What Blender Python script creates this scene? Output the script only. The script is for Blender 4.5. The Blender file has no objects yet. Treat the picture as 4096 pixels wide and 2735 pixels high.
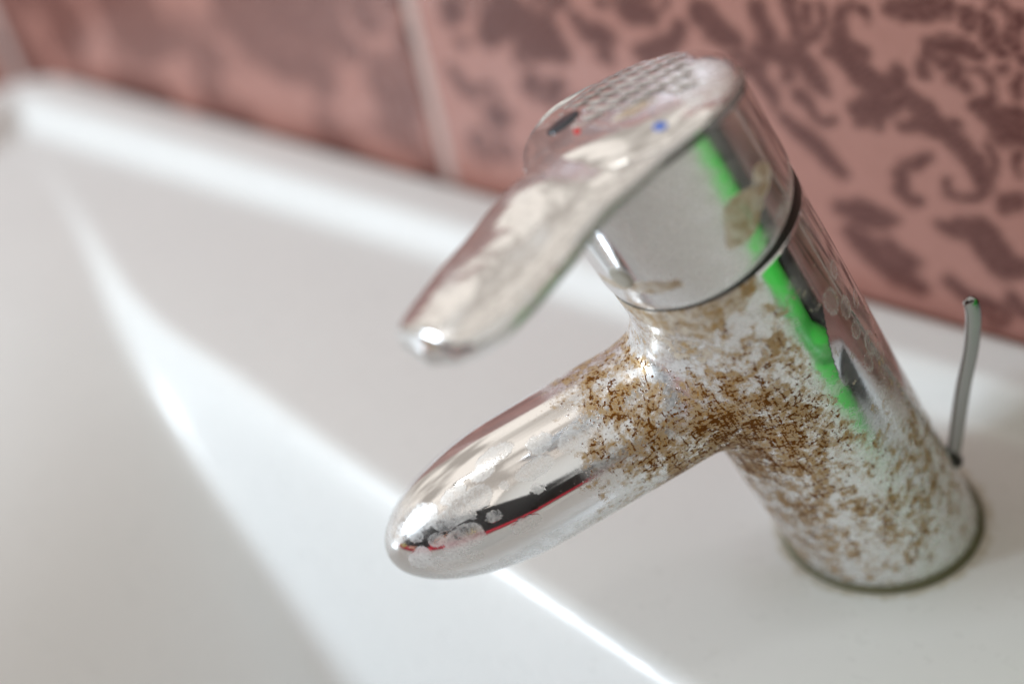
import bpy, math, random
import numpy as np
from mathutils import Matrix, Vector
random.seed(4)
rng = np.random.default_rng(7)
S = 0.01                      # everything below is written in centimetres
sc = bpy.context.scene
COL = sc.collection

# ------------------------------------------------------------------ camera
CAM = (12.090772, -24.82288, 30.981616)
CROT = ((0.8036738, -0.2716442, 0.5294505), (0.5695387, 0.6089495, -0.5520926), (-0.1724358, 0.7452449, 0.6441086))
cd = bpy.data.cameras.new('camera')
cd.lens = 53.34; cd.sensor_width = 36; cd.sensor_fit = 'HORIZONTAL'
cd.clip_start = 0.01; cd.clip_end = 50
cd.dof.use_dof = True; cd.dof.focus_distance = 0.340; cd.dof.aperture_fstop = 3.6; cd.dof.aperture_blades = 0
cam = bpy.data.objects.new('camera', cd); COL.objects.link(cam)
m = Matrix(CROT).to_4x4(); m.translation = Vector(CAM) * S
cam.matrix_world = m
sc.camera = cam

# ------------------------------------------------------------------ light
sc.view_settings.view_transform = 'Standard'; sc.view_settings.look = 'None'
sc.view_settings.exposure = 0.28; sc.view_settings.gamma = 1.0
w = bpy.data.worlds.new('World'); sc.world = w; w.use_nodes = True
wn = w.node_tree.nodes; wl = w.node_tree.links
bgn = wn['Background']
# the dim room round the basin: uneven warm walls and ceiling above, dark floor below
tcw = wn.new('ShaderNodeTexCoord'); nzw = wn.new('ShaderNodeTexNoise'); nzw.inputs['Scale'].default_value = 3.2; nzw.inputs['Detail'].default_value = 2.5
mrw = wn.new('ShaderNodeMapRange'); mrw.interpolation_type = 'SMOOTHSTEP'; mrw.inputs[1].default_value = .40; mrw.inputs[2].default_value = .61
mxw = wn.new('ShaderNodeMix'); mxw.data_type = 'RGBA'; mxw.inputs[6].default_value = (.38, .335, .29, 1); mxw.inputs[7].default_value = (.88, .80, .71, 1)
sxw = wn.new('ShaderNodeSeparateXYZ'); mzw = wn.new('ShaderNodeMapRange'); mzw.inputs[1].default_value = -.25; mzw.inputs[2].default_value = -.05
mx2 = wn.new('ShaderNodeMix'); mx2.data_type = 'RGBA'; mx2.inputs[6].default_value = (.10, .085, .075, 1)
wl.new(tcw.outputs['Generated'], nzw.inputs['Vector']); wl.new(nzw.outputs['Fac'], mrw.inputs[0]); wl.new(mrw.outputs[0], mxw.inputs[0])
wl.new(tcw.outputs['Generated'], sxw.inputs[0]); wl.new(sxw.outputs['Z'], mzw.inputs[0]); wl.new(mzw.outputs[0], mx2.inputs[0]); wl.new(mxw.outputs[2], mx2.inputs[7])
wl.new(mx2.outputs[2], bgn.inputs['Color']); bgn.inputs['Strength'].default_value = 1.0
L_DIR = Vector((-0.645, -0.668, 0.385)).normalized()
ld = bpy.data.lights.new('window_light', 'AREA'); ld.shape = 'RECTANGLE'
ld.size = 0.36; ld.size_y = 0.36; ld.energy = 16.0; ld.color = (0.80, 0.91, 1.0)
lo = bpy.data.objects.new('window_light', ld); COL.objects.link(lo)
lo.location = L_DIR * 1.6
lo.rotation_euler = L_DIR.to_track_quat('Z', 'Y').to_euler()
C_DIR = Vector((-0.43, -0.33, 0.84)).normalized()
ld2 = bpy.data.lights.new('ceiling_lamp', 'AREA'); ld2.shape = 'RECTANGLE'
ld2.size = 0.04; ld2.size_y = 0.42; ld2.energy = 0.8; ld2.color = (1.0, 0.97, 0.92)
lo2 = bpy.data.objects.new('ceiling_lamp', ld2); COL.objects.link(lo2)
lo2.location = C_DIR * 1.7
lo2.rotation_euler = C_DIR.to_track_quat('Z', 'Y').to_euler()
sc.render.engine = 'CYCLES'

# ------------------------------------------------------------------ helpers
def tag(o, label=None, cat=None, group=None, kind=None):
    if label: o['label'] = label
    if cat: o['category'] = cat
    if group: o['group'] = group
    if kind: o['kind'] = kind
    return o
def obj(name, V, Fc, mat, parent=None, smooth=True, attrs=None, normals=None):
    V = np.asarray(V, float) * S
    me = bpy.data.meshes.new(name)
    Fc = [tuple(int(i) for i in f) for f in Fc] if not isinstance(Fc, np.ndarray) else Fc.tolist()
    me.from_pydata(V.tolist(), [], Fc)
    if smooth: me.polygons.foreach_set('use_smooth', [True] * len(me.polygons))
    for k, a in (attrs or {}).items():
        at = me.attributes.new(k, 'FLOAT', 'POINT'); at.data.foreach_set('value', np.asarray(a, np.float32))
    me.update()
    if normals is not None: me.normals_split_custom_set_from_vertices(np.asarray(normals, float).tolist())
    me.materials.append(mat)
    o = bpy.data.objects.new(name, me); COL.objects.link(o)
    if parent: o.parent = parent
    return o
def empty(name, parent=None, loc=(0, 0, 0)):
    o = bpy.data.objects.new(name, None); COL.objects.link(o); o.location = Vector(loc) * S
    o.empty_display_size = 0.01
    if parent: o.parent = parent
    return o
def grid_faces(n, mm, wrap=False):          # n rows, mm columns
    i = np.arange(n - 1)[:, None]; j = np.arange(mm if wrap else mm - 1)[None, :]
    a = i * mm + j; b = i * mm + (j + 1) % mm
    return np.stack([a, b, b + mm, a + mm], -1).reshape(-1, 4)
def sstep(a, b, x):
    t = np.clip((x - a) / (b - a), 0, 1); return t * t * (3 - 2 * t)
def vnoise(P, freq, seed=0, octv=3):         # cheap value noise on points (n,3) -> 0..1
    out = np.zeros(len(P)); amp = 1.0; tot = 0
    for o in range(octv):
        Q = P * freq + seed * 17.3; I = np.floor(Q).astype(np.int64); Fr = Q - I; Fr = Fr * Fr * (3 - 2 * Fr)
        acc = 0
        for dx in (0, 1):
            for dy in (0, 1):
                for dz in (0, 1):
                    h = ((I[:, 0] + dx) * 73856093) ^ ((I[:, 1] + dy) * 19349663) ^ ((I[:, 2] + dz) * 83492791) ^ (seed * 2654435 + o * 97)
                    h = (h * 1103515245 + 12345) & 0x7fffffff; h = (h ^ (h >> 13)) * 1274126177 & 0x7fffffff
                    val = (h % 65536) / 65535.0
                    acc = acc + val * (Fr[:, 0] if dx else 1 - Fr[:, 0]) * (Fr[:, 1] if dy else 1 - Fr[:, 1]) * (Fr[:, 2] if dz else 1 - Fr[:, 2])
        out += amp * acc; tot += amp; amp *= 0.5; freq *= 2.1
    return out / tot

# ------------------------------------------------------------------ materials
class NT:
    def __init__(s, name):
        s.m = bpy.data.materials.new(name); s.m.use_nodes = True; s.t = s.m.node_tree
        s.b = s.t.nodes['Principled BSDF']
    def n(s, typ, **kw):
        nd = s.t.nodes.new(typ)
        for k, v in kw.items():
            if k.startswith('_'): nd.inputs[k[1:]].default_value = v
            else: setattr(nd, k, v)
        return nd
    def l(s, a, b): s.t.links.new(a, b)
    def math(s, op, a, b=None, c=None, clamp=False):
        nd = s.t.nodes.new('ShaderNodeMath'); nd.operation = op; nd.use_clamp = clamp
        for i, x in enumerate((a, b, c)):
            if x is None: continue
            if isinstance(x, (int, float)): nd.inputs[i].default_value = x
            else: s.l(x, nd.inputs[i])
        return nd.outputs[0]
    def mapr(s, x, a, b, c=0.0, d=1.0, smooth=True):
        nd = s.t.nodes.new('ShaderNodeMapRange'); nd.interpolation_type = 'SMOOTHSTEP' if smooth else 'LINEAR'
        s.l(x, nd.inputs[0])
        for i, v in ((1, a), (2, b), (3, c), (4, d)):
            if isinstance(v, (int, float)): nd.inputs[i].default_value = v
            else: s.l(v, nd.inputs[i])
        return nd.outputs[0]
    def mix(s, f, a, b):
        nd = s.t.nodes.new('ShaderNodeMix'); nd.data_type = 'RGBA'
        for sock, x in ((nd.inputs[0], f), (nd.inputs[6], a), (nd.inputs[7], b)):
            if isinstance(x, (int, float)): sock.default_value = x
            elif isinstance(x, tuple): sock.default_value = (*x, 1)
            else: s.l(x, sock)
        return nd.outputs[2]
    def attr(s, name):
        nd = s.t.nodes.new('ShaderNodeAttribute'); nd.attribute_name = name; return nd.outputs['Fac']
    def coords(s, scale=(100, 100, 100), rot=(0, 0, 0)):
        tc = s.t.nodes.new('ShaderNodeTexCoord'); mp = s.t.nodes.new('ShaderNodeMapping')
        mp.inputs['Scale'].default_value = scale; mp.inputs['Rotation'].default_value = rot
        s.l(tc.outputs['Object'], mp.inputs[0]); return mp.outputs[0]
    def noise(s, co, scale, detail=3, rough=.55, dist=0.0):
        nd = s.t.nodes.new('ShaderNodeTexNoise'); s.l(co, nd.inputs['Vector'])
        nd.inputs['Scale'].default_value = scale; nd.inputs['Detail'].default_value = detail
        nd.inputs['Roughness'].default_value = rough; nd.inputs['Distortion'].default_value = dist
        return nd.outputs['Fac']
    def vor(s, co, scale, feature='F1', out='Distance', rnd=1.0):
        nd = s.t.nodes.new('ShaderNodeTexVoronoi'); nd.feature = feature; s.l(co, nd.inputs['Vector'])
        nd.inputs['Scale'].default_value = scale; nd.inputs['Randomness'].default_value = rnd
        return nd.outputs[out]
    def bump(s, h, strength=.3, dist=.0003):
        nd = s.t.nodes.new('ShaderNodeBump'); nd.inputs['Strength'].default_value = strength; nd.inputs['Distance'].default_value = dist
        s.l(h, nd.inputs['Height']); s.l(nd.outputs[0], s.b.inputs['Normal'])
    def set(s, **kw):
        for k, v in kw.items():
            k = k.replace('_', ' '); sock = s.b.inputs[k]
            if isinstance(v, tuple): sock.default_value = (*v, 1)
            elif isinstance(v, (int, float)): sock.default_value = v
            else: s.l(v, sock)

def plain(name, col, rough=.5, metal=0.0, var=.06):
    t = NT(name); co = t.coords(); n = t.noise(co, 1.5, 4)
    c = t.mix(n, tuple(x * (1 - var) for x in col), tuple(min(1, x * (1 + var)) for x in col))
    t.set(Base_Color=c, Metallic=metal, Roughness=t.mapr(n, .3, .7, rough * .85, rough * 1.15)); return t.m

def dirty_chrome(name, rough=.045, film=.03, wob=0.0):
    """chrome with three kinds of dirt whose places come from vertex attributes:
    lime (white film), tan (thick cream scale), rust (brown pitting)"""
    t = NT(name); co = t.coords()
    lime, rust, tan = t.attr('lime'), t.attr('rust'), t.attr('tan')
    # rust pits: fine specks, short scratches, and an ochre film round them
    n1 = t.noise(co, 13.0, 4, .62); n2 = t.noise(co, 2.4, 5, .62); n5 = t.noise(co, 6.0, 4, .6)
    cs = t.coords((260, 100, 34), (0.3, 0.55, 0.2)); n3 = t.noise(cs, 5.0, 3, .55)
    cs2 = t.coords((36, 100, 250), (0.2, -0.5, 0.35)); n4 = t.noise(cs2, 4.6, 3, .55)
    sp = t.math('ADD', t.math('MULTIPLY', n1, .42), t.math('MULTIPLY', t.math('MAXIMUM', n3, n4), .42))
    sp = t.math('ADD', sp, t.math('MULTIPLY', n2, .16))
    thr = t.mapr(rust, 0, 1, .685, .505, smooth=False)
    rm = t.math('SUBTRACT', sp, thr)
    pit = t.math('MULTIPLY', t.mapr(rm, -.006, .034), t.mapr(rust, .02, .12))
    n6 = t.noise(co, 24.0, 3, .6)
    gold = t.mapr(t.math('ADD', t.math('MULTIPLY', n6, .62), t.math('MULTIPLY', n2, .38)), t.mapr(rust, 0, 1, .70, .50, smooth=False), t.mapr(rust, 0, 1, .76, .57, smooth=False))
    gold = t.math('MULTIPLY', gold, t.mapr(rust, .02, .15, 0, .85))
    st = t.math('ADD', t.math('MULTIPLY', n2, .6), t.math('MULTIPLY', n5, .4))
    halo = t.math('MULTIPLY', t.mapr(t.math('SUBTRACT', st, t.mapr(rust, 0, 1, .68, .35, smooth=False)), -.03, .13), .80)
    halo = t.math('MULTIPLY', halo, t.mapr(rust, .05, .3))
    # limescale film: blotchy with rings
    nl = t.noise(co, 3.2, 5, .6); nl2 = t.noise(co, 14, 3, .6)
    lm = t.math('MULTIPLY', lime, t.mapr(t.math('ADD', t.math('MULTIPLY', nl, .6), t.math('MULTIPLY', nl2, .4)), .36, .60, .50, 1.12))
    lm = t.math('MINIMUM', lm, .92)
    lm = t.math('MAXIMUM', lm, film)
    nt = t.noise(co, 4.5, 5, .62)
    tm = t.mapr(t.math('ADD', tan, t.math('MULTIPLY', t.math('SUBTRACT', nt, .5), .7)), .48, .58)
    tm = t.math('MULTIPLY', tm, t.mapr(tan, .02, .2))
    white = t.mix(nl2, (.70, .72, .735), (.86, .875, .885))
    c = t.mix(lm, (.86, .87, .89), white)
    tm = t.math('MULTIPLY', tm, t.mapr(t.noise(co, 7.0, 4, .6), .3, .6, .55, .95))
    c = t.mix(tm, c, t.mix(t.mapr(nt, .35, .65), (.36, .24, .11), (.66, .60, .50)))
    c = t.mix(halo, c, t.mix(n5, (.29, .14, .014), (.46, .285, .065)))
    c = t.mix(gold, c, t.mix(n5, (.30, .125, .015), (.47, .25, .045)))
    pit0 = pit; pit = t.math('MAXIMUM', pit, gold)
    c = t.mix(pit0, c, t.mix(n5, (.085, .027, .003), (.21, .078, .010)))
    dark_refl = t.attr('dark_refl'); c = t.mix(dark_refl, c, (.075, .055, .04)); pit = t.math('MAXIMUM', pit, t.math('MULTIPLY', dark_refl, .8))  # dark reflections put into the colour: lever edge and cap grooves
    diff = t.math('MAXIMUM', t.math('MAXIMUM', t.math('MULTIPLY', lm, .74), tm), t.math('MAXIMUM', halo, pit))
    met = t.math('SUBTRACT', 1.0, diff, clamp=True)
    ro = t.mapr(diff, 0, 1, rough, .42, smooth=False)
    t.set(Base_Color=c, Metallic=met, Roughness=ro)
    t.set(Specular_IOR_Level=t.mapr(t.math('MAXIMUM', halo, pit), 0, 1, .5, .04, smooth=False))
    h = t.math('ADD', t.math('MULTIPLY', lm, .15), t.math('ADD', t.math('MULTIPLY', tm, .9), t.math('MULTIPLY', pit, .5)))
    h = t.math('ADD', h, t.math('MULTIPLY', nl2, t.math('MULTIPLY', lm, .3)))
    if wob: h = t.math('ADD', h, t.math('MULTIPLY', t.noise(t.coords((100, 100, 60)), 1.3, 2, .5), wob))
    t.bump(h, .5, .0002)
    return t.m
CHROME_DIRT = dirty_chrome('limescaled_chrome')
CHROME_HEAD = dirty_chrome('hazy_chrome', .07, .08)
CHROME_TOP = dirty_chrome('worn_chrome', .13, .06, 6.0)
CHROME_CAP = dirty_chrome('worn_cap_chrome', .09, .04, 1.2)

def ceramic():
    t = NT('white_glazed_ceramic'); co = t.coords()
    n = t.noise(co, .35, 4, .6); n2 = t.noise(co, 2.0, 3)
    c = t.mix(n, (.745, .768, .775), (.78, .80, .806))
    st = t.attr('stain'); ns = t.noise(co, 3.0, 4, .65); nf = t.noise(co, 12.0, 3)
    c = t.mix(t.math('MULTIPLY', t.mapr(t.math('ADD', st, t.math('MULTIPLY', t.math('SUBTRACT', ns, .5), .9)), .35, .75), .62), c, t.mix(nf, (.34, .27, .13), (.50, .45, .33)))
    vs = t.vor(co, .55); sp = t.mapr(vs, .035, .02)
    c = t.mix(t.math('MULTIPLY', sp, .35), c, (.55, .52, .46))
    t.set(Base_Color=c, Roughness=t.math('ADD', t.mapr(n2, .3, .7, .26, .34), t.math('MULTIPLY', t.mapr(t.noise(co, .9, 5, .65), .48, .62), .10))); t.b.inputs['Coat Weight'].default_value = .12
    t.b.inputs['Coat Roughness'].default_value = .20
    return t.m
CERAMIC = ceramic()
def tile_mat():
    t = NT('damask_tile_glaze'); co = t.coords()
    d = t.attr('damask'); n = t.noise(co, 1.6, 4); n2 = t.noise(co, 9, 2)
    wv = t.n('ShaderNodeTexWave'); wv.inputs['Scale'].default_value = 5.5; wv.inputs['Distortion'].default_value = .6
    wv.bands_direction = 'DIAGONAL'; t.l(co, wv.inputs['Vector'])
    pink = t.mix(n, (.365, .172, .142), (.435, .217, .182))
    pink = t.mix(t.math('MULTIPLY', wv.outputs['Fac'], .22), pink, (.38, .178, .148))
    dark = t.mix(n2, (.082, .024, .020), (.130, .046, .040))
    f = t.mapr(d, .05, .95, 0, 1, False)
    t.set(Base_Color=t.mix(f, pink, dark), Roughness=t.mapr(f, 0, 1, .22, .34, smooth=False))
    return t.m
TILE = tile_mat()
GROUT = plain('pale_grout', (.50, .39, .36), .85)
BLACK = plain('black_rubber', (.012, .011, .010), .45)
CHROME = plain('bright_chrome', (.80, .81, .83), .06, 1.0, .02)
RED = plain('red_enamel', (.62, .02, .02), .3)
BLUE = plain('blue_enamel', (.05, .16, .62), .3)
DARKOVAL = plain('dark_inlay', (.035, .04, .05), .18)
GASKET = plain('grimy_gasket', (.13, .125, .07), .6, 0, .3)
SCALE = plain('chalky_plug', (.42, .40, .34), .55, .2)
DAMASK = [[(-6.94,9.98,0.21),(-6.76,9.5,0.19),(-6.68,9.04,0.23)],[(-5.96,10.29,0.15),(-5.82,9.75,0.15),(-5.7,9.34,0.19)],[(-5.45,10.24,0.13),(-5.4,9.75,0.12)],[(-5.03,10.31,0.08),(-4.99,9.83,0.08),(-5.21,9.39,0.1),(-5.72,9.08,0.14)],[(-3.67,10.17,0.08),(-3.83,10.42,0.1),(-4.12,10.5,0.1),(-4.43,10.31,0.1),(-4.58,9.9,0.13),(-4.53,9.45,0.24),(-4.3,9.07,0.34),(-4.08,8.64,0.32),(-3.68,8.32,0.3),(-3.25,8.16,0.32),(-2.75,8.01,0.3),(-2.32,7.85,0.25),(-1.96,7.6,0.25),(-1.63,7.27,0.23),(-1.31,7.05,0.23),(-0.98,6.72,0.25),(-0.68,6.38,0.25),(-0.45,6.06,0.25),(-0.4,5.61,0.15),(-0.62,5.24,0.1),(-1.08,5.04,0.1),(-1.41,5.18,0.09),(-1.45,5.56,0.08)],[(-4.89,8.99,0.1),(-4.55,8.91,0.14)],[(-3.76,9.17,0.12),(-3.94,8.96,0.17)],[(-2.84,8.75,0.15),(-2.95,8.37,0.22)],[(-4.02,7.24,0.21),(-3.63,7.44,0.34),(-3.16,7.66,0.31)],[(-4.03,6.86,0.1),(-3.78,7.15,0.21)],[(-3.4,6.89,0.09),(-3.57,7.19,0.15)],[(-2.76,7.04,0.12),(-2.26,7.2,0.19),(-1.76,7.13,0.2)],[(-1.25,7.43,0.13),(-1.31,7.16,0.17)],[(-1.92,6.29,0.1),(-2.26,6.13,0.14),(-2.63,5.8,0.16),(-2.8,5.44,0.17),(-2.77,4.89,0.16),(-2.5,4.64,0.14),(-2.19,4.73,0.11)],[(-3.11,10.58,0.1),(-2.86,10.62,0.21),(-2.57,10.64,0.29),(-2.1,10.79,0.32),(-1.67,10.9,0.28),(-1.49,10.66,0.09)],[(-2.67,10.38,0.11),(-2.1,10.52,0.1)],[(-2.13,8.83,0.12),(-2.16,9.17,0.15),(-1.97,9.63,0.18),(-1.47,9.79,0.24),(-1.01,9.81,0.19),(-0.67,9.71,0.13)],[(-1.78,9.32,0.16),(-1.31,9.28,0.26),(-1.21,8.88,0.21),(-0.95,8.62,0.1)],[(-0.91,9.22,0.06),(-0.66,9.27,0.06),(-0.38,9.12,0.08),(-0.28,8.8,0.08),(-0.42,8.45,0.11),(-0.69,8.18,0.15)],[(-0.33,8.4,0.19),(-0.35,8.0,0.24),(0.06,7.85,0.37),(0.42,7.93,0.37)],[(-0.01,7.36,0.21),(0.5,7.49,0.24)],[(-0.09,9.39,0.13),(-0.04,9.39,0.13)],[(-0.1,9.82,0.09),(-0.04,9.84,0.09)],[(-1.0,10.82,0.2),(-0.93,10.5,0.17)],[(-0.55,10.8,0.12),(-0.45,10.42,0.17),(-0.32,10.08,0.16),(-0.02,9.87,0.09)],[(-0.44,11.14,0.08),(-0.16,11.29,0.08),(0.11,11.08,0.09),(0.27,10.72,0.14),(0.14,10.34,0.17),(0.3,10.07,0.09)],[(0.35,10.96,0.12),(0.39,10.81,0.12)],[(0.45,9.3,0.08),(0.32,9.06,0.08),(0.36,8.73,0.08)],[(0.43,9.83,0.12),(0.48,9.77,0.12)],[(0.49,7.01,0.08),(0.36,6.64,0.08),(0.49,6.34,0.08)],[(-0.32,6.99,0.08),(-0.11,6.64,0.08),(-0.2,6.2,0.08)],[(-7.05,8.53,0.21),(-6.53,8.7,0.31),(-5.82,8.62,0.28),(-5.41,8.33,0.24),(-5.28,7.95,0.28),(-4.94,7.64,0.14)],[(-6.22,8.43,0.16),(-6.1,8.0,0.18),(-6.19,7.76,0.11)],[(-7.08,8.1,0.23),(-7.0,7.66,0.18),(-6.7,7.26,0.21),(-6.65,6.88,0.11)],[(-5.74,7.39,0.21),(-5.47,7.15,0.16),(-5.34,6.79,0.11),(-5.06,6.62,0.11),(-4.8,6.83,0.11)],[(-6.31,6.49,0.16),(-5.88,6.19,0.22),(-5.42,5.82,0.25),(-4.97,5.41,0.25),(-4.58,5.06,0.18)],[(-4.66,3.8,0.21),(-4.1,3.79,0.38),(-3.41,3.75,0.31),(-2.93,3.85,0.1)],[(-4.27,2.93,0.28),(-3.58,2.3,0.39),(-2.88,1.85,0.39),(-2.19,1.57,0.21)],[(-1.54,4.05,0.17),(-1.02,4.05,0.3),(-0.38,4.16,0.36),(-0.11,3.53,0.43),(0.28,3.18,0.4),(0.72,3.24,0.26)],[(-3.22,2.83,0.21),(-2.4,2.42,0.21)],[(-1.31,2.1,0.17),(-0.71,1.72,0.21),(-0.04,1.53,0.21)],[(0.56,5.48,0.19),(0.14,5.22,0.19)],[(0.52,2.13,0.2),(0.86,1.67,0.2)],[(-18.24,8.04,0.31),(-18.25,7.56,0.26)],[(-18.08,6.76,0.18),(-17.96,6.73,0.18)],[(-15.7,8.54,0.4),(-16.34,7.74,0.46),(-16.84,7.11,0.31)],[(-15.47,8.0,0.55),(-14.61,7.74,0.55),(-14.14,7.25,0.4),(-14.85,7.11,0.35)],[(-13.25,8.46,0.19),(-12.88,8.12,0.29),(-12.3,8.02,0.36),(-12.74,8.29,0.22)],[(-13.69,9.04,0.22),(-13.66,8.94,0.22)],[(-11.13,9.18,0.42),(-10.53,9.09,0.28)],[(-12.23,9.14,0.14),(-12.12,9.13,0.14)],[(-9.56,8.88,0.18),(-9.71,8.46,0.23),(-10.38,7.93,0.28),(-11.03,7.7,0.19)],[(-8.52,9.45,0.29),(-8.19,8.94,0.41),(-7.72,8.84,0.23)],[(-6.7,8.75,0.27),(-6.61,8.62,0.27)],[(-15.3,5.99,0.15),(-15.63,5.52,0.21),(-15.2,5.34,0.16)],[(-14.26,5.98,0.2),(-14.67,5.34,0.26)],[(-18.22,4.91,0.27),(-18.69,5.57,0.16)],[(-17.27,3.89,0.32),(-17.14,3.89,0.32)],[(-12.36,7.34,0.24),(-12.26,7.31,0.24)],[(-44.28,1.49,0.72),(-44.9,1.02,0.73)],[(-40.02,4.21,0.78),(-39.2,3.81,0.73)],[(-40.3,2.38,0.59),(-40.2,2.28,0.59)],[(-34.31,4.48,0.99),(-35.58,3.29,0.61)],[(-31.22,3.71,0.44),(-30.8,3.49,0.34)],[(-28.81,5.87,0.7),(-27.72,5.58,0.74)],[(-27.26,4.3,0.56),(-27.04,4.24,0.56)],[(-25.84,3.99,0.37),(-25.27,3.61,0.41)],[(-23.39,5.54,0.4),(-24.17,5.86,0.35)],[(-22.15,7.05,0.43),(-22.07,6.98,0.43)],[(-22.16,3.89,0.4),(-21.42,3.47,0.49)],[(-28.63,6.29,0.92),(-26.19,6.53,0.72)],[(-20.22,6.6,0.25),(-20.22,6.43,0.25)],[(-36.67,4.47,0.3),(-36.63,4.27,0.3)]]
# ------------------------------------------------------------------ tiled wall behind the basin
WY = 7.4
def damask(P):
    """signed darkness (0..1) of the printed damask at wall points (x,z)"""
    x = P[:, 0]; z = P[:, 1]
    x = np.where(x > 1.0, 2.0 - x, x); z = np.where(z > 12.2, 24.4 - z, z)
    z = np.where(z < 0.5, 1.0 - z, z)
    P3 = np.stack([x, z, np.zeros_like(x)], 1)
    wob = (vnoise(P3, 1.7, 3, 3) - .5)
    lob = (vnoise(P3, 3.4, 5, 2) - .5)
    x = x + wob * .22; z = z + (vnoise(P3, 1.5, 9, 2) - .5) * .22
    best = np.full(len(x), -9.0)
    for st in DAMASK:
        st = np.array(st)
        lo = st[:, :2].min(0) - 1.2; hi = st[:, :2].max(0) + 1.2
        k = np.where((x > lo[0]) & (x < hi[0]) & (z > lo[1]) & (z < hi[1]))[0]
        if not len(k): continue
        px = x[k]; pz = z[k]; b = np.full(len(k), -9.0)
        for (a, c) in zip(st[:-1], st[1:]):
            d = c[:2] - a[:2]; L = (d @ d) + 1e-9
            t = np.clip(((px - a[0]) * d[0] + (pz - a[1]) * d[1]) / L, 0, 1)
            dist = np.hypot(px - a[0] - t * d[0], pz - a[1] - t * d[1])
            r = (a[2] + t * (c[2] - a[2])) * (1.28 if a[0] > -20 else 1.75) + .04
            b = np.maximum(b, (r - dist))
        best[k] = np.maximum(best[k], b)
    fr = vnoise(P3, 5.5, 15, 2) - .5
    left = sstep(-17.5, -21, x)
    blob = (vnoise(P3 * np.array([1, .8, 1]), .62, 19, 2) - .50) * 1.6
    best = np.maximum(best, np.where(left > 0, blob * left - 3 * (1 - left), -9))
    val = best + lob * .20 + fr * .16
    vein = .5 + .5 * np.sin(best * 38 + wob * 5)
    dark = np.clip(0.5 + val / .30, 0, 1) * (1 - .24 * vein * sstep(.06, .16, best)) * (1 - .25 * left)
    return np.clip(dark, 0, 1)
_r = random.Random(11)
for _k in range(58):                         # small scrolls that fill the ground between the leaves
    cx_, cz_, R0_, a0_ = _r.uniform(-19, .8), _r.uniform(1.2, 12), _r.uniform(.28, .55), _r.uniform(0, 6.28)
    if any(math.hypot(cx_ - q[0], cz_ - q[1]) < .55 for st_ in DAMASK[:40] for q in st_): continue
    sg = _r.choice((-1, 1))
    DAMASK.append([(cx_ + R0_ * (1.25 - t_ * .9) * math.cos(a0_ + sg * t_ * 6.5), cz_ + R0_ * (1.25 - t_ * .9) * math.sin(a0_ + sg * t_ * 6.5), .05 + .06 * math.sin(3.1 * t_)) for t_ in np.linspace(0, 1, 14)])
wall = tag(empty('tiled_wall', None, (0, WY, 0)), 'wall of pink glazed tiles printed with dark damask leaves behind the basin', 'wall')
TW, TH, GAP = 25.0, 40.0, .32
def tile(x0, x1, z0, z1, step):
    nx = int((x1 - x0) / step) + 1; nz = int((z1 - z0) / step) + 1
    gx = np.linspace(x0, x1, nx); gz = np.linspace(z0, z1, nz)
    X, Z = np.meshgrid(gx, gz)
    ed = np.minimum(np.minimum(X - x0, x1 - X), np.minimum(Z - z0, z1 - Z))
    Y = .18 * np.clip(1 - ed / .22, 0, 1) ** 2
    V = np.stack([X.ravel(), Y.ravel(), Z.ravel()], 1)
    a = damask(np.stack([X.ravel(), Z.ravel()], 1))
    Fc = grid_faces(nz, nx)
    ring = list(range(nx)) + [i * nx + nx - 1 for i in range(1, nz)] + [(nz - 1) * nx + i for i in range(nx - 2, -1, -1)] + [i * nx for i in range(nz - 2, 0, -1)]
    n0 = len(V); back = V[ring].copy(); back[:, 1] = .7
    V = np.vstack([V, back]); R = len(ring)
    side = [(ring[(i + 1) % R], ring[i], n0 + i, n0 + (i + 1) % R) for i in range(R)]
    Fc = [tuple(f) for f in Fc.tolist()] + side
    a = np.concatenate([a, a[ring]])
    o = obj('tile', V, Fc, TILE, wall, attrs={'damask': a})
    return o
for x0, st in ((-70, .8), (-45, .22), (-20, .11), (5, .5)):
    tile(x0 + GAP / 2, x0 + TW - GAP / 2, -15 + GAP / 2, 25 - GAP / 2, st)
def box(name, lo, hi, mat, parent=None, bev=0.0):
    (x0, y0, z0), (x1, y1, z1) = lo, hi
    V = [(x, y, z) for x in (x0, x1) for y in (y0, y1) for z in (z0, z1)]
    Fc = [(0, 1, 3, 2), (4, 6, 7, 5), (0, 4, 5, 1), (2, 3, 7, 6), (0, 2, 6, 4), (1, 5, 7, 3)]
    o = obj(name, V, Fc, mat, parent, smooth=False)
    if bev:
        b = o.modifiers.new('edge', 'BEVEL'); b.width = bev * S; b.segments = 3
    return o
box('grout', (-70, .10, -15), (30, 1.6, 25.2), GROUT, wall)

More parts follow.
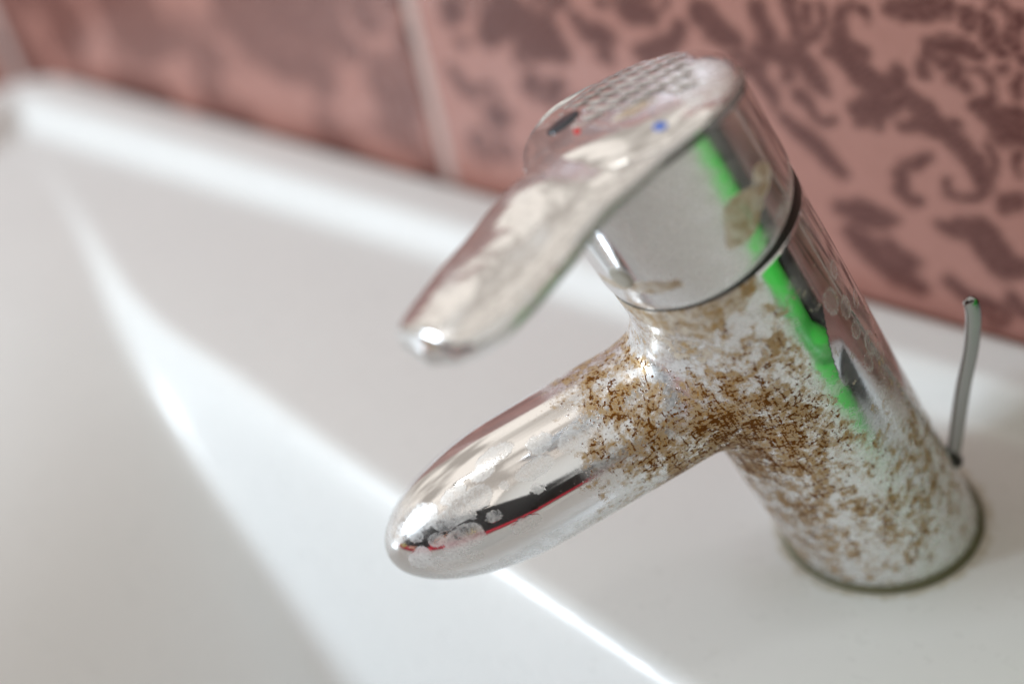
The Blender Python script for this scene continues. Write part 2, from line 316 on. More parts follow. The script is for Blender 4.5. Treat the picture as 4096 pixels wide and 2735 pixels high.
# ------------------------------------------------------------------ washbasin (one glazed casting)
def chaikin(P, n=3):
    P = np.array(P, float)
    for _ in range(n):
        Q = np.roll(P, -1, 0); P = np.stack([.75 * P + .25 * Q, .25 * P + .75 * Q], 1).reshape(-1, 2)
    return P
BOWL = chaikin([(-38.2, 3.3), (-36.2, 2.7), (-31.7, .4), (-27.5, -2.1), (-23.4, -3.8), (-16.2, -5.35), (-12, -6.1), (-3.1, -7.6), (3, -8.9), (11, -10.6), (20, -11.0), (29, -8), (35, -3.5),
                (39, 0), (42, -5), (41, -20), (34, -32), (20, -37), (0, -38.5), (-22, -37), (-35, -31), (-39.5, -20), (-40.2, -4), (-39.8, 2.2)], 3)
def sd_poly(P, Q):
    d = np.full(len(P), 1e9); ins = np.zeros(len(P), bool)
    A = Q; B = np.roll(Q, -1, 0)
    for a, b in zip(A, B):
        e = b - a; t = np.clip(((P - a) @ e) / (e @ e + 1e-12), 0, 1)
        d = np.minimum(d, np.hypot(*(P - a - t[:, None] * e).T))
        c = ((a[1] > P[:, 1]) != (b[1] > P[:, 1]))
        xi = (b[0] - a[0]) * (P[:, 1] - a[1]) / (b[1] - a[1] + 1e-12) + a[0]
        ins ^= c & (P[:, 0] < xi)
    return np.where(ins, d, -d)            # positive inside
BX0, BX1, BY0, BY1, BR = -43.4, 47.0, -42.0, 7.1, 3.0
def sd_rim(P):                              # positive inside the outline
    c = np.array([(BX0 + BX1) / 2, (BY0 + BY1) / 2]); hh = np.array([(BX1 - BX0) / 2, (BY1 - BY0) / 2])
    q = np.abs(P - c) - hh + BR
    return -(np.hypot(*np.maximum(q, 0).T) + np.minimum(q.max(1), 0) - BR)
def smax(a, b, k):
    h = np.clip(.5 + .5 * (a - b) / k, 0, 1); return b + h * (a - b) + k * h * (1 - h)
def basin_z(P):
    x, y = P.T
    d = sd_poly(P, BOWL); e = sd_rim(P)
    # raised ledge along the wall and the left edge
    led = np.maximum(sstep(3.9, 5.35, y), sstep(-40.4, -41.9, x))
    z = 1.0 * led
    # bowl: rounded lip, steep face under the ledge, long slope from the left
    k = 1.1
    dd = np.where(d > -k, np.where(d < k, (d + k) ** 2 / (4 * k), d), 0)
    face = -6.0 * dd
    slope = -1.0 * 3.0 * np.log1p(np.exp((np.clip(3 - np.abs(x - 3), -60, -9) + 24.5) / 3.0)) - .012 * np.clip(-y - 4, 0, 40)
    bot = smax(slope, np.full_like(slope, -16.0), 1.5)
    zb = smax(face, np.minimum(bot, 0), 4.6)
    z = np.where(dd > 0, np.minimum(z, zb + z), z)
    # rounded outer edge
    r = .45
    t = np.clip(1 - e / r, 0, 1)
    z = z - r * (1 - np.sqrt(np.maximum(1 - t * t, 0)))
    return z, e
xs = np.concatenate([np.arange(-44.4, -10, .28), np.arange(-10, 8, .22), np.arange(8, 47.5, .9)])
ys = np.concatenate([np.arange(-43, -22, .8), np.arange(-22, 8.2, .22)])
X, Y = np.meshgrid(xs, ys); P = np.stack([X.ravel(), Y.ravel()], 1)
e = sd_rim(P)
for _ in range(3):                           # pull the outside vertices back to the outline
    g = np.stack([(sd_rim(P + (1e-3, 0)) - sd_rim(P - (1e-3, 0))) / 2e-3, (sd_rim(P + (0, 1e-3)) - sd_rim(P - (0, 1e-3))) / 2e-3], 1)
    P = np.where((sd_rim(P) < 0)[:, None], P - sd_rim(P)[:, None] * g, P)
z, e = basin_z(P)
V = np.column_stack([P, z])
ny, nx = len(ys), len(xs)
Fc = grid_faces(ny, nx).tolist()
Pq = P[np.array(Fc)]
ok = (np.ptp(Pq[:, :, 0], 1) > 1e-3) & (np.ptp(Pq[:, :, 1], 1) > 1e-3)
Fc = [f for f, k in zip(Fc, ok) if k]
ring = list(range(nx)) + [i * nx + nx - 1 for i in range(1, ny)] + [(ny - 1) * nx + i for i in range(nx - 2, -1, -1)] + [i * nx for i in range(ny - 2, 0, -1)]
n0 = len(V); sk = V[ring].copy(); sk[:, 2] -= 5.5
V = np.vstack([V, sk]); R_ = len(ring)
Fc += [(ring[(i + 1) % R_], ring[i], n0 + i, n0 + (i + 1) % R_) for i in range(R_)]
hd = np.array([-.7300, -.6835]); al = V[:, :2] @ hd; ac = V[:, 0] * .6835 - V[:, 1] * .7300
rb = np.hypot(al / 2.5, ac / 2.35)
stain = sstep(1.30, 1.05, rb) * .72
basin = obj('washbasin', V, Fc, CERAMIC, attrs={'stain': stain})
tag(basin, 'white glazed ceramic washbasin with wide tap ledge against the pink tiles', 'washbasin')

# ------------------------------------------------------------------ tap
FR = ((-0.6863518, -0.6426370, -0.3404982), (0.6834781, -0.7299710, 0.0), (-0.2485538, -0.2327230, 0.9402452))  # rows u (spout), v (side), w (axis)
tap = empty('mixer_tap')
tap.matrix_world = Matrix(FR).transposed().to_4x4()
tag(tap, 'single lever chrome mixer tap, limescaled and rust speckled, standing on the white basin ledge', 'tap')
RB = 2.35
AZS = math.radians(10); cS, sS = math.cos(AZS), math.sin(AZS)
SW = 7.62
def sdf_body(p):
    u, v, ww = p
    q = np.sqrt(u * u + v * v) - RB
    top = ww - 11.44
    rc = .10
    return np.minimum(np.maximum(q + rc, top + rc), 0) + np.sqrt(np.maximum(q + rc, 0) ** 2 + np.maximum(top + rc, 0) ** 2) - rc
def sdf_spout(p):
    u, v, ww = p
    a = u * cS + v * sS; s = -u * sS + v * cS; dw = ww - SW - .085 * a
    rad = np.sqrt(s * s + dw * dw + 1e-9)
    ell = (np.sqrt((np.maximum(a - 6.5, 0) / 3.75) ** 2 + (s / 1.70) ** 2 + (dw / 1.70) ** 2) - 1) * 1.5
    d = np.where(a > 6.5, ell, rad - 1.70)
    d = np.maximum(d, -(a + .2))
    flat = (4.25 + .35 * a - ww) * .944      # level outlet face
    k = .10
    h = np.clip(.5 + .5 * (d - flat) / k, 0, 1)
    return flat + h * (d - flat) + k * h * (1 - h)
def sdf_tap(p):
    d1 = sdf_body(p); d2 = sdf_spout(p); k = .5 + .65 * sstep(-1.0, 1.2, p[2] - SW)
    h = np.clip(.5 + .5 * (d2 - d1) / k, 0, 1)
    return d2 + h * (d1 - d2) - k * h * (1 - h)
def surface_net(f, lo, hi, h):
    ax = [np.arange(lo[i], hi[i] + h, h, dtype=np.float32) for i in range(3)]
    A, B, Cc = np.meshgrid(*ax, indexing='ij', sparse=True)
    D = f((A, B, Cc)).astype(np.float32)
    n = D.shape; ins = D < 0
    cn = tuple(k - 1 for k in n)
    acc = np.zeros(cn + (3,), np.float32); cnt = np.zeros(cn, np.uint8)
    quads = []
    cross = []
    for axis in range(3):
        s0 = [slice(None)] * 3; s1 = [slice(None)] * 3
        s0[axis] = slice(0, -1); s1[axis] = slice(1, None)
        d0 = D[tuple(s0)]; d1 = D[tuple(s1)]
        idx = np.argwhere((d0 < 0) != (d1 < 0))
        i0 = tuple(idx.T); t = d0[i0] / (d0[i0] - d1[i0])
        pos = idx.astype(np.float32); pos[:, axis] += t
        o1, o2 = [(1, 2), (2, 0), (0, 1)][axis]
        cells = []
        for da, db in ((0, 0), (1, 0), (1, 1), (0, 1)):
            c = idx.copy(); c[:, o1] -= da; c[:, o2] -= db; cells.append(c)
        good = np.ones(len(idx), bool)
        for c in cells: good &= (c >= 0).all(1) & (c < np.array(cn)).all(1)
        for c in cells:
            cg = c[good]; np.add.at(acc, tuple(cg.T), pos[good]); np.add.at(cnt, tuple(cg.T), 1)
        flip = (d0[i0] < 0)[good]
        q = np.stack([np.ravel_multi_index(tuple(c[good].T), cn) for c in cells], 1)
        q[flip] = q[flip][:, ::-1]
        quads.append(q)
    q = np.vstack(quads)[:, ::-1]
    act = np.argwhere(cnt > 0); lin = np.ravel_multi_index(tuple(act.T), cn)
    remap = np.full(int(np.prod(cn)), -1, np.int64); remap[lin] = np.arange(len(lin))
    P = acc[tuple(act.T)] / cnt[tuple(act.T)][:, None] * h + np.array(lo, np.float32)
    return P.astype(float), remap[q]
def grad(f, P, e=4e-3):
    g = np.stack([(f((P + d).T) - f((P - d).T)) / (2 * e) for d in np.eye(3) * e], 1)
    return g
P, Q = surface_net(sdf_tap, (-2.6, -2.6, -1.1), (10.9, 3.8, 11.6), .05)
for _ in range(2):
    g = grad(sdf_tap, P); P = P - sdf_tap(P.T)[:, None] * g / np.maximum((g * g).sum(1), .1)[:, None] * .8
N = grad(sdf_tap, P); N /= np.linalg.norm(N, axis=1)[:, None] + 1e-12
# dirt maps (where the deposits sit on the casting)
u, v, ww = P.T
A_ = u * cS + v * sS; S_ = -u * sS + v * cS; DW = ww - SW - .085 * A_
rad = np.hypot(u, v)
on_sp = sstep(2.3, 2.9, A_)
n_lo = vnoise(P, .55, 1); n_md = vnoise(P, 1.3, 2); n_sm = vnoise(P, 4.0, 6, 2)
near = np.clip(v / RB, -1, 1)
# body
right_clean = sstep(-.35, -1.15, u + .5 * (n_md - .5)) * sstep(3.0, 7.5, ww + (n_lo - .5) * 5)
rust_b = .67 + .16 * (n_lo - .5) + .30 * (n_md - .5)
rust_b *= 1 - .25 * sstep(9.8, 11.0, ww + .6 * (u + .3))
rust_b *= 1 - .35 * sstep(1.6, .2, ww)
rust_b *= 1 - .56 * right_clean
rust_b += .30 * sstep(2.4, .4, np.hypot(u - 2.0, ww - 7.2) * .8)
lime_b = .74 - .62 * right_clean + .35 * (n_md - .5) + .42 * right_clean * sstep(.52, .60, .6 * n_md + .4 * n_sm) * sstep(-1.5, -.7, u)
# spout
ang = np.arctan2(DW, S_)                     # 90 deg = top, 0 = near side, -90 = below
deg = np.degrees(ang)
rust_s = sstep(6.3, 3.2, A_ + (n_lo - .5) * 2.6) * (.80 + .3 * (n_md - .5))
rust_s = np.maximum(rust_s, .50 * sstep(7.4, 5.0, A_ + (n_md - .5) * 2) * sstep(5, -20, deg) * sstep(-75, -50, deg))
clean = sstep(4.3, 5.3, A_ + (n_md - .5) * 1.6) * sstep(-16, -6, deg + (n_md - .5) * 14)
lime_s = .70 * (1 - clean) + clean * .05
lime_s = np.maximum(lime_s, .80 * sstep(-8, -20, deg + (n_md - .5) * 12) * (deg < 20) * sstep(10.0, 9.0, A_))
lime_s = np.maximum(lime_s, .46 * sstep(8.3, 9.3, A_ + (n_md - .5)) * sstep(40, 70, deg + (n_md - .5) * 40))
# dried drops with pale rims
for (a0, d0, ra, rd) in ((7.45, 50, .34, 10), (8.15, 47, .62, 9), (8.2, 25, .50, 12), (7.4, 30, .20, 5), (9.2, 50, .22, 8), (8.85, 36, .22, 8), (8.6, 18, .3, 9), (9.3, 30, .22, 9), (7.8, 40, .12, 4), (6.6, 72, .55, 7), (5.6, 62, .35, 9), (4.9, 52, .45, 9), (6.8, 47, .10, 3), (6.2, 32, .15, 4), (9.4, 62, .3, 12), (6.9, 12, .35, 6), (7.1, 64, .3, 6), (8.9, 62, .5, 14), (9.0, 8, .4, 10), (7.9, 62, .35, 8), (6.0, 46, .5, 8), (8.4, 5, .3, 8), (9.55, 20, .25, 14)):
    q = np.hypot((A_ - a0) / ra, (deg - d0) / rd) + (n_md - .5) * .6 + (n_sm - .5) * .45
    lime_s = np.maximum(lime_s, np.where(A_ > 3, (.46 + .24 * n_sm + .10 * sstep(.72, .92, q)) * sstep(1.05, .96, q), 0))
mixv = lambda b, s: b * (1 - on_sp) + s * on_sp
rust = np.clip(mixv(rust_b, rust_s), 0, 1); lime = np.clip(mixv(lime_b, lime_s), 0, 1)
tan = sstep(10.35, 11.2, ww + .75 * (n_md - .5) + .35 * np.sin(u * 1.7)) * .85 * (1 - .6 * right_clean)
tan = np.maximum(tan, .56 * sstep(1.1, .3, np.hypot((u - 1.2) * .8, ww - 10.3) + (n_md - .5) * 1.2) * (v > 0))
tan = np.maximum(tan, .75 * sstep(-52, -62, deg + (n_md - .5) * 10) * on_sp * sstep(10.5, 9, A_))
# dried drops on the clean right flank
for (uu, w0, rx) in ((-1.75, 9.2, .16), (-1.95, 8.6, .13), (-2.1, 9.5, .10), (-1.9, 7.9, .12), (-2.02, 7.2, .16), (-1.8, 7.0, .12), (-2.2, 8.2, .10), (-2.1, 6.6, .12)):
    q = np.hypot((u - uu) / rx, (ww - w0) / (rx * 2.2)) + (n_md - .5) * .6
    lime = np.where((q < 1) & (v > -.5), np.maximum(lime, np.where(q > .7, .50, .34)), lime)
# split the casting into its two parts along the joint
fc = P[Q].mean(1)
fa = fc[:, 0] * cS + fc[:, 1] * sS
issp = np.hypot(fc[:, 0], fc[:, 1]) > RB + .42
issp &= fa > 0
def submesh(mask):
    q = Q[mask]; ids = np.unique(q); rm = np.full(len(P), -1); rm[ids] = np.arange(len(ids)); return ids, rm[q]
for nm, mk in (('body', ~issp), ('spout', issp)):
    ids, q = submesh(mk)
    obj(nm, P[ids], q, CHROME_DIRT, tap, attrs={'lime': lime[ids], 'rust': rust[ids], 'tan': tan[ids]}, normals=N[ids])

def lathe(name, prof, mat, parent, n=128, attr_fn=None, close=False):
    th = np.linspace(0, 2 * np.pi, n, endpoint=False); prof = np.array(prof, float)
    V = np.concatenate([np.column_stack([r * np.cos(th), r * np.sin(th), np.full(n, zz)]) for r, zz in prof])
    Fc = grid_faces(len(prof), n, True)
    if close: Fc = np.vstack([Fc, np.stack([(len(prof) - 1) * n + np.arange(n), (len(prof) - 1) * n + (np.arange(n) + 1) % n, (np.arange(n) + 1) % n, np.arange(n)], 1)])
    return obj(name, V, Fc, mat, parent, attrs=attr_fn(V) if attr_fn else None)
# black seal between body and head
lathe('seal_ring', [(1.6, 11.36), (2.30, 11.38), (2.355, 11.43), (2.36, 12.08), (2.30, 12.1), (1.6, 12.12)], BLACK, tap)
# grimy gasket where the leaning body meets the ledge: level ring, stretched along the lean
th = np.linspace(0, 2 * np.pi, 128, endpoint=False)
prof = [(-.05, .30), (-.02, .01), (0.10, .01), (.14, .04), (.12, .10), (-.03, .17)]
rings = []
for dr, zz in prof:
    a_ = RB / .9402 + dr; b_ = RB + dr
    hx, hy = -.7300, -.6835
    cx0 = zz * .2487 / .9402; 
    X_ = a_ * np.cos(th) + zz * .362; Y_ = b_ * np.sin(th)
    W_ = np.stack([X_ * hx + Y_ * .6835, X_ * hy - Y_ * .7300, np.full(128, zz)], 1)
    rings.append(W_ @ np.array(FR).T)
obj('base_gasket', np.concatenate(rings), grid_faces(len(prof), 128, True), GASKET, tap)

# head (turning cartridge cover), cut obliquely under the lever plate
AZL = math.radians(43); cL, sL = math.cos(AZL), math.sin(AZL)
def to_tap(r, s, w_): return np.stack([r * cL - s * sL, r * sL + s * cL, w_], -1)
LOWK = np.array([(-2.5, 13.95), (-1, 14.38), (0, 14.66), (1, 14.78), (2, 14.76), (2.5, 14.88), (3, 14.84), (4, 14.72), (5, 14.78), (6, 14.90), (6.5, 15.08), (7.0, 15.30)])
HWK = np.array([(2.1, 1.21), (2.3, 1.14), (2.6, 1.22), (3.0, 1.33), (3.5, 1.40), (4.0, 1.42), (5.0, 1.40), (5.6, 1.34), (6.1, 1.27), (6.5, 1.10), (6.8, .82), (6.98, .0)])
THK = np.array([(-2.5, .15), (-1.5, .38), (0, .55), (1.5, .60), (3, .76), (4.5, .92), (5.6, .96), (6.4, .86), (6.8, .70), (7.0, .5)])
def cubic(K, x):                              # smooth interpolation: averaged piecewise linear
    return sum(np.interp(x + o, K[:, 0], K[:, 1]) for o in (-.3, -.15, 0, .15, .3)) / 5
nth, nw = 300, 90
th = np.linspace(0, 2 * np.pi, nth, endpoint=False)
rH = 2.40
wtop = cubic(LOWK, rH * np.cos(th - AZL)) + .22
rows = []
for k in range(nw):
    t = k / (nw - 1)
    ww_ = 12.04 + (wtop - 12.04) * t
    rows.append(np.stack([rH * np.cos(th), rH * np.sin(th), ww_ - .34 * np.cos(th - 1.05) * (1 - t)], 1))
pre = [(1.9, 11.80), (2.30, 11.78), (2.345, 11.81), (2.375, 11.87), (2.39, 11.95)]
rows = [np.stack([r * np.cos(th), r * np.sin(th), zz - .34 * np.cos(th - 1.05)], 1) for r, zz in pre] + rows
V = np.concatenate(rows)
u, v, ww = V.T; n_md = vnoise(V, 1.2, 21); n_lo = vnoise(V, .6, 22)
fa = np.degrees(np.arctan2(v, u))
lime = .80 * sstep(50, 75, fa) * sstep(125, 100, fa + 12 * (n_md - .5)) + .30 * sstep(170, 120, fa) * (fa > 60) * .6 + .25 * (n_lo - .3)  # centre band: limescale, whitened further to stand for the reflected bright ledge
lime = np.maximum(lime, .6 * sstep(12.5, 12.0, ww + .5 * (n_md - .5)))
lime = np.where((fa > -20) & (fa < 52), np.maximum(.35 * n_md, lime * .6), lime)
tanh_ = sstep(.62, .30, np.hypot((fa - 118) / 44, (ww - 12.75 + (fa - 118) * -.012) / 1.1) + .8 * (n_md - .5))
tanh_ = np.maximum(tanh_, .75 * sstep(.35, .1, np.abs(ww - 12.25) + .5 * (n_md - .5)) * (fa > 20) * (fa < 75))
head = obj('cartridge_cover', V, grid_faces(len(rows), nth, True), CHROME_HEAD, tap, attrs={'lime': np.clip(lime, 0, 1), 'rust': np.zeros(len(V)), 'tan': np.clip(tanh_ * (.72 + .4 * n_lo), 0, 1)})

# lever: plate over the head running out into a paddle
nr, ns = 150, 72
rr = np.unique(np.concatenate([-2.43 + 4.9 * (1 - np.cos(np.linspace(0, math.pi / 2, 80))), np.linspace(2.0, 2.6, 24), np.linspace(2.5, 6.2, 60), 6.98 - .78 * (1 - np.sin(np.linspace(0, math.pi / 2, 26)))]))
rr = rr[rr <= 6.98]
def half_w(r): return np.interp(r, HWK[:, 0], HWK[:, 1]) if r > 2.1 else math.sqrt(max(2.43 ** 2 - r * r, 0))
ph = np.linspace(0, 2 * np.pi, ns, endpoint=False)
rows = []
for r in rr:
    hw = float(half_w(r))
    if 1.9 < r < 6.4: hw = float(np.mean([half_w(r + o) for o in (-.16, -.08, 0, .08, .16)]))
    hw = max(hw, .004); lo_ = cubic(LOWK, np.array([r]))[0]; tk = max(cubic(THK, np.array([r]))[0], .01)
    if r > 6.7: tk *= max(math.sqrt(max(6.99 - r, 0) / .29), .02)
    c, s = np.cos(ph), np.sin(ph)
    ex = 2 / 2.5
    hwn = max(hw, float(np.interp(r, [1.3, 2.0, 2.5, 3.0, 3.6, 4.2], [2.05, 1.80, 1.66, 1.55, 1.46, 1.42]))) if 1.3 < r < 4.2 else hw
    ss = np.sign(c) * np.abs(c) ** ex * np.where(c > 0, hwn, hw)
    arch = .10 * (1 - (ss / np.where(c > 0, hwn, hw)) ** 2) * min(1, max(0, r + .5) / 2)
    zz = lo_ + .08 * ss * (1 - min(1, max(0, r - .5) / 2)) + tk * .45 + np.where(s > 0, np.abs(s) ** ex * tk * .55 + arch, -np.abs(s) ** ex * tk * .45 + arch * .7)
    rows.append(to_tap(np.full(ns, r), ss, zz))
V = np.concatenate(rows)
n_md = vnoise(V, 1.1, 31); n_st = vnoise(V * np.array([1, 1, .6]), 2.2, 33)
rL = V[:, 0] * cL + V[:, 1] * sL; sLv = -V[:, 0] * sL + V[:, 1] * cL
n_st = vnoise(np.stack([rL * .55, sLv * 3.2, V[:, 2] * 0 + 3], 1), 1.6, 35)
lime = .10 + .55 * sstep(.50, .72, n_st) * sstep(.35, .65, n_md) * sstep(1.5, 4, rL)
low_ = cubic(LOWK, rL); gl = .72 * sstep(.62, .30, (V[:, 2] - low_) + .14 * (n_md - .5)) * sstep(.1, .5, sLv) * sstep(6.3, 5.2, rL)  # dark reflection painted along the near lower edge of the lever
lever = obj('lever', V, grid_faces(len(rows), ns, True)[:, ::-1], CHROME_TOP, tap, attrs={'lime': lime, 'rust': np.zeros(len(V)), 'tan': .12 * n_st, 'dark_refl': gl})

# raised dome on the plate, crown lattice shaped after a tiled reflection, grooves painted dark
RD = 2.31
def dome_w(r, s, lat=True):
    q = np.hypot(r + .05, s) / RD
    z_ = 14.93 + .20 * r + .08 * s + .40 * np.maximum(1 - np.minimum(q, 1) ** 2.6, 0) ** .72
    if lat:
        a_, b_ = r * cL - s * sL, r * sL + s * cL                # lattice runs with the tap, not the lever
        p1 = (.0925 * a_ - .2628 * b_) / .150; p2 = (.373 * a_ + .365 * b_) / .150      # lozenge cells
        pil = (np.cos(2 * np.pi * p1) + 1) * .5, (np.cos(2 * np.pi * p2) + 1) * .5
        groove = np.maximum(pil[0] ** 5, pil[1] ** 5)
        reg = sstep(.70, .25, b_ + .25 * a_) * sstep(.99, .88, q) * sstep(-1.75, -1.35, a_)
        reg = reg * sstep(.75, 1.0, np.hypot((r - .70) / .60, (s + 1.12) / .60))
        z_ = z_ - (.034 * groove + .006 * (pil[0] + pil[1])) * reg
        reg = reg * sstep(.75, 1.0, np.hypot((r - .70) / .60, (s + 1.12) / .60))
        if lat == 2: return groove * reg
    return z_
nq, na = 190, 420
qq = np.sin(np.linspace(0, math.pi / 2, nq)) ; qq[0] = .001
aa = np.linspace(0, 2 * np.pi, na, endpoint=False)
rows = []
for q in qq:
    r = q * RD * np.cos(aa) - .05; s = q * RD * np.sin(aa)
    rows.append(to_tap(r, s, dome_w(r, s)))
r = RD * np.cos(aa) - .05; s = RD * np.sin(aa)
rows.append(to_tap(r, s, dome_w(r, s) - .5))
V = np.concatenate(rows)
u, v, ww = V.T; n_md = vnoise(V, 1.4, 41)
lime = .05 + .62 * sstep(1.0, .75, np.hypot((u + 1.70) / .75, (v - .75) / 1.5) + .4 * (n_md - .5)) + .25 * sstep(.2, 1.0, v) * sstep(.4, .8, n_md)
tan = .72 * sstep(.9, .2, np.hypot((u + .2) / 1.0, (v - .75) / .45) + .6 * (n_md - .5))
r_, s_ = u * cL + v * sL, -u * sL + v * cL
dark_refl = .95 * sstep(.25, .7, dome_w(r_, s_, 2)) * (.5 + .5 * sstep(.3, .6, n_md))  # dark lines of the tiled reflection painted into the grooves
dome = obj('lever_cap', V, grid_faces(len(rows), na, True), CHROME_CAP, tap, attrs={'dark_refl': dark_refl, 'lime': np.clip(lime, 0, 1), 'rust': np.zeros(len(V)), 'tan': tan})
def on_dome(name, r0, s0, rx, ry, rot, mat, lift=.012, thick=.03):
    n = 28; t = np.linspace(0, 2 * np.pi, n, endpoint=False)
    rows = []
    for k, (f_, dz) in enumerate(((1.0, -thick), (1.0, lift * .6), (.86, lift), (.45, lift), (.02, lift))):
        x = f_ * rx * np.cos(t); y = f_ * ry * np.sin(t)
        r = r0 + x * math.cos(rot) - y * math.sin(rot); s = s0 + x * math.sin(rot) + y * math.cos(rot)
        rows.append(to_tap(r, s, dome_w(r, s, False) + dz))
    return obj(name, np.concatenate(rows), grid_faces(len(rows), n, True), mat, dome)
on_dome('badge', .70, -1.12, .40, .25, math.radians(151.7), DARKOVAL, .05)
tag(on_dome('temperature_mark', 1.05, -.35, .07, .14, -.6, RED), 'small red hot mark')
tag(on_dome('temperature_mark', .75, 1.66, .12, .14, .3, BLUE), 'small blue cold mark')

# round plug on the front of the head
def plug(az, w0, r, mat):
    n = 32; t = np.linspace(0, 2 * np.pi, n, endpoint=False); rows = []
    for f_, d_ in ((1, -.05), (1.0, .03), (.9, .045), (.5, .05), (.02, .05)):
        y = f_ * r * np.cos(t); z_ = f_ * r * np.sin(t)
        rad_ = np.sqrt(rH ** 2 - y ** 2) + d_
        rows.append(np.stack([rad_ * math.cos(az) - y * math.sin(az), rad_ * math.sin(az) + y * math.cos(az), w0 + z_], 1))
    return obj('grub_screw_plug', np.concatenate(rows), grid_faces(len(rows), n, True), mat, head)
plug(math.radians(43), 12.55, .29, SCALE)

# lift rod of the drain plug behind the body
rod_c = np.array([(-2.20, 0, .75), (-2.55, 0, 1.35), (-3.0, 0, 2.35), (-3.5, 0, 3.4), (-3.95, 0, 4.2), (-4.25, 0, 4.9), (-4.44, 0, 5.45), (-4.47, 0, 5.9)])
tt = np.linspace(0, len(rod_c) - 1, 40); cen = np.stack([np.interp(tt, np.arange(len(rod_c)), rod_c[:, i]) for i in range(3)], 1)
for _ in range(6): cen[1:-1] = (cen[:-2] + 2 * cen[1:-1] + cen[2:]) / 4
tan_ = np.gradient(cen, axis=0); tan_ /= np.linalg.norm(tan_, axis=1)[:, None]
side = np.array([0, 1.0, 0]); rows = []
pr = np.linspace(0, 2 * np.pi, 20, endpoint=False)
for k in range(40):
    nrm = np.cross(side, tan_[k]); sc_ = 1.0 if k < 38 else (.8 if k == 38 else .15)
    y = np.sign(np.cos(pr)) * np.abs(np.cos(pr)) ** .45 * .10 * sc_; z_ = np.sign(np.sin(pr)) * np.abs(np.sin(pr)) ** .45 * .18 * sc_
    rows.append(cen[k] + y[:, None] * side + z_[:, None] * nrm)
obj('lift_rod', np.concatenate(rows), grid_faces(40, 20, True), plain('tarnished_chrome', (.40, .39, .385), .10, 1.0, .05), tap)
lathe_o = lathe('rod_collar', [(.05, .0), (.30, .02), (.33, .10), (.26, .22), (.05, .24)], BLACK, tap, 32)
lathe_o.location = Vector((-2.28, 0, 1.0)) * S; lathe_o.rotation_euler = (0, math.radians(-62), 0)

# ------------------------------------------------------------------ things that show in the chrome
DARKWOOD = plain('dark_wood', (.035, .025, .02), .5, 0, .3)
FLOOR_M = plain('dark_floor', (.05, .042, .037), .5, 0, .2)
fl = box('floor', (-150, -170, -86), (150, 7.0, -84), FLOOR_M); tag(fl, kind='structure')
GREEN = plain('green_plastic', (.03, .55, .04), .35)
YEL = plain('yellow_print', (.75, .62, .08), .4)
def bottle(name, loc, prof, mat, n=48):
    o = empty(name, None, loc); lathe('container', prof, mat, o, n); return o
g = bottle('cleaner_bottle', (12.0, -1.6, 0), [(.02, .1), (2.2, .1), (2.5, .4), (2.5, 9.0), (2.0, 10.2), (1.0, 10.8), (1.0, 11.0), (.02, 11.0)], GREEN)
lathe('cap', [(.02, 11.02), (1.15, 11.02), (1.15, 12.2), (1.0, 12.4), (.02, 12.4)], GREEN, g, 40)
lathe('label', [(2.5, 2.2), (2.53, 2.2), (2.53, 4.6), (2.5, 4.6)], plain('dark_green_print', (.02, .30, .03), .4), g, 48)
tag(g, 'bright green cleaner bottle with matching cap on the ledge right of the tap', 'bottle')
d = bottle('shampoo_bottle', (13.5, 3.2, 0), [(.02, .1), (2.2, .1), (2.5, .4), (2.5, 15), (2.0, 16.4), (.02, 16.6)], BLACK)
lathe('cap', [(.02, 16.62), (1.3, 16.62), (1.3, 18.2), (.02, 18.3)], BLACK, d, 40)
tag(d, 'black shampoo bottle on the ledge behind the green bottle', 'bottle')

cab = box('standin_box', (-70, -125, -84), (95, -85, 42), DARKWOOD, None, .6)  # unseen dark box added for the camera operator mirrored in the spout
tag(cab, 'unseen dark box added opposite the basin, standing in for the person at the camera', 'standin_box')
REDC = plain('red_towel_cloth', (.80, .03, .07), .9, 0, .15)
nu, nv_ = 90, 30
A, B = np.meshgrid(np.linspace(-34, 44, nu), np.linspace(0, 2 * np.pi, nv_, endpoint=False))
X = A.ravel(); T = B.ravel(); rr_ = 1.55 + .12 * np.sin(X * 1.7 + 2 * T) + .06 * np.sin(5 * T)
V = np.stack([X, -40.0 + 1.5 * rr_ * np.cos(T), 1.65 + rr_ * np.sin(T)], 1)
tw = obj('rolled_towel', V, grid_faces(nv_, nu), REDC)
tag(tw, 'rolled red towel lying on the front rim of the basin', 'towel')


DARKCLOTH = plain('black_fabric', (.015, .014, .016), .8, 0, .3)
def lump(name, c, r, mat, sq=3.0, n=28, m_=18):
    """pillow-shaped solid resting on the rim"""
    th_ = np.linspace(0, 2 * np.pi, n, endpoint=False); la = np.linspace(-math.pi / 2 + .02, math.pi / 2 - .02, m_)
    e_ = 2 / sq; f = lambda x: np.sign(x) * np.abs(x) ** e_
    rows = [np.stack([c[0] + r[0] * f(np.cos(l)) * f(np.cos(th_)), c[1] + r[1] * f(np.cos(l)) * f(np.sin(th_)), np.full(n, c[2] + r[2] * f(np.sin(l)))], 1) for l in la]
    return obj(name, np.concatenate(rows), grid_faces(m_, n, True), mat)
tag(lump('dark_figure_block', (6, -49.5, 11.0), (32, 4.5, 18), DARKCLOTH, 6, 60, 24), 'unseen black block added behind the red towel for the dark figure reflected in the spout', 'figure_block')  # wide black block added to give the operator's dark reflection
tag(lump('sponge', (-27, -38.2, 3.4), (4.2, 2.2, 1.3), plain('yellow_sponge', (.62, .52, .16), .95), 4), 'yellow sponge lying on the red towel at the front rim', 'sponge')
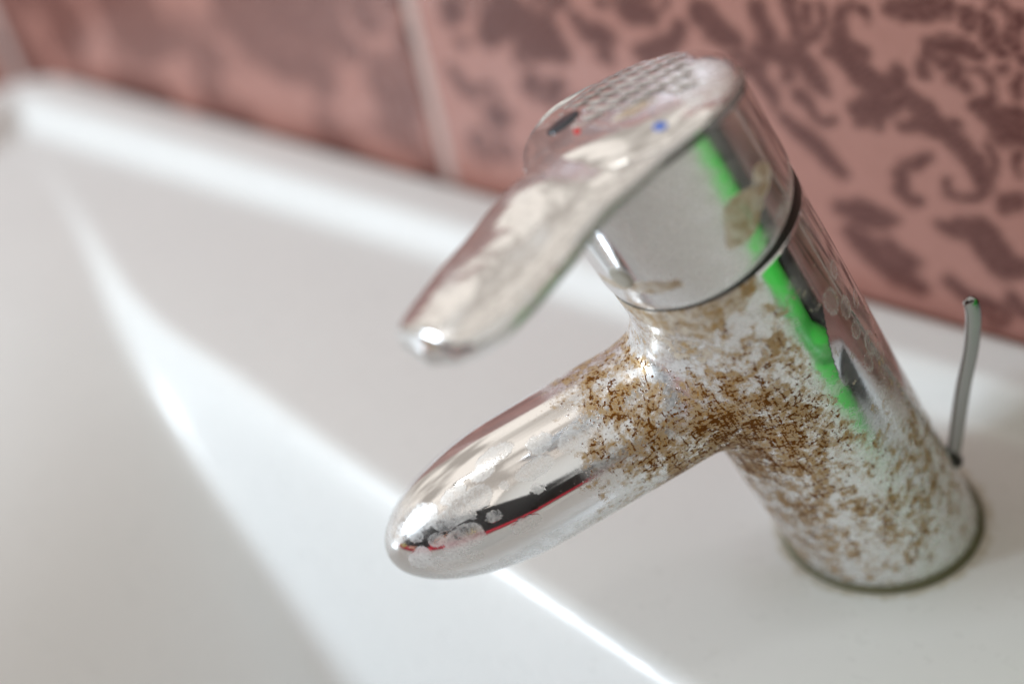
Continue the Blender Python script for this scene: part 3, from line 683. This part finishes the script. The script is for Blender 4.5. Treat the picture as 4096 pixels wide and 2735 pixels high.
tag(lump('skin_tone_lump', (-17, -38.4, 3.3), (3.6, 2.0, 1.2), plain('peach_tint', (.75, .36, .26), .45), 2.6), 'unseen peach lump added on the red towel for skin coloured reflections', 'tone_lump')  # peach lump added to tint the spout reflection like skin

dr = box('light_panel', (52, -135, -84), (57, 6.5, 125), plain('pale_paint', (.78, .75, .70), .45, 0, .12), None, .3)  # unseen panel added to control ambient light on bowl and ledge
tag(dr, 'unseen tall white panel added at the right end of the basin to shape its light', 'fill_panel')

# fittings that hold the two lights
def frame(name, lamp, sx, sy, wd, th, mat, label, cat, bars=0):
    o = empty(name); o.matrix_world = Matrix.LocRotScale(lamp.location, lamp.rotation_euler, None)
    h = wd
    for x0, x1, y0, y1 in ((-sx - h, sx + h, sy, sy + h), (-sx - h, sx + h, -sy - h, -sy), (-sx - h, -sx, -sy, sy), (sx, sx + h, -sy, sy)):
        box('frame_bar', (x0, y0, -th), (x1, y1, th), mat, o)
    for k in range(bars):
        box('glazing_bar', (-.9, -sy, -th), (.9, sy, -.4), mat, o)
    return tag(o, label, cat)
frame('ceiling_lamp', lo2, 2.6, 22, 5, 2.5, BLACK, 'long narrow ceiling lamp in a black housing over the basin', 'lamp')
frame('window', lo, 19, 19, 6, 3, DARKWOOD, 'small bright window in a dark wooden frame left of the basin', 'window', 1)

hm = box('dark_side_box', (39, -100, -84), (51, -30, 20), DARKWOOD, None, 1.0)  # unseen box added so the dark reflection reaches the spout root
tag(hm, 'unseen dark box added off the right front corner to lengthen the dark reflection', 'side_box')

tb = bottle('skin_tone_cup', (-3, -43.6, 0.9), [(.02, .1), (2.6, .1), (2.8, .3), (3.3, 10.5), (3.1, 10.5), (2.6, .6), (.02, .6)], plain('peach_plastic', (.78, .40, .28), .4))  # peach cup added for skin-coloured detail in the spout reflection
tag(tb, 'unseen peach cup added behind the red towel for skin coloured reflections', 'skin_tone_cup')
tu = bottle('lotion_bottle', (9, -43.4, 0.9), [(.02, .1), (1.6, .1), (1.8, .4), (1.8, 8.5), (1.2, 9.4), (.7, 9.6), (.7, 10.8), (.02, 10.9)], plain('cream_yellow_plastic', (.72, .62, .30), .4))
tag(tu, 'pale yellow lotion bottle behind the red towel in front of the black block', 'bottle')
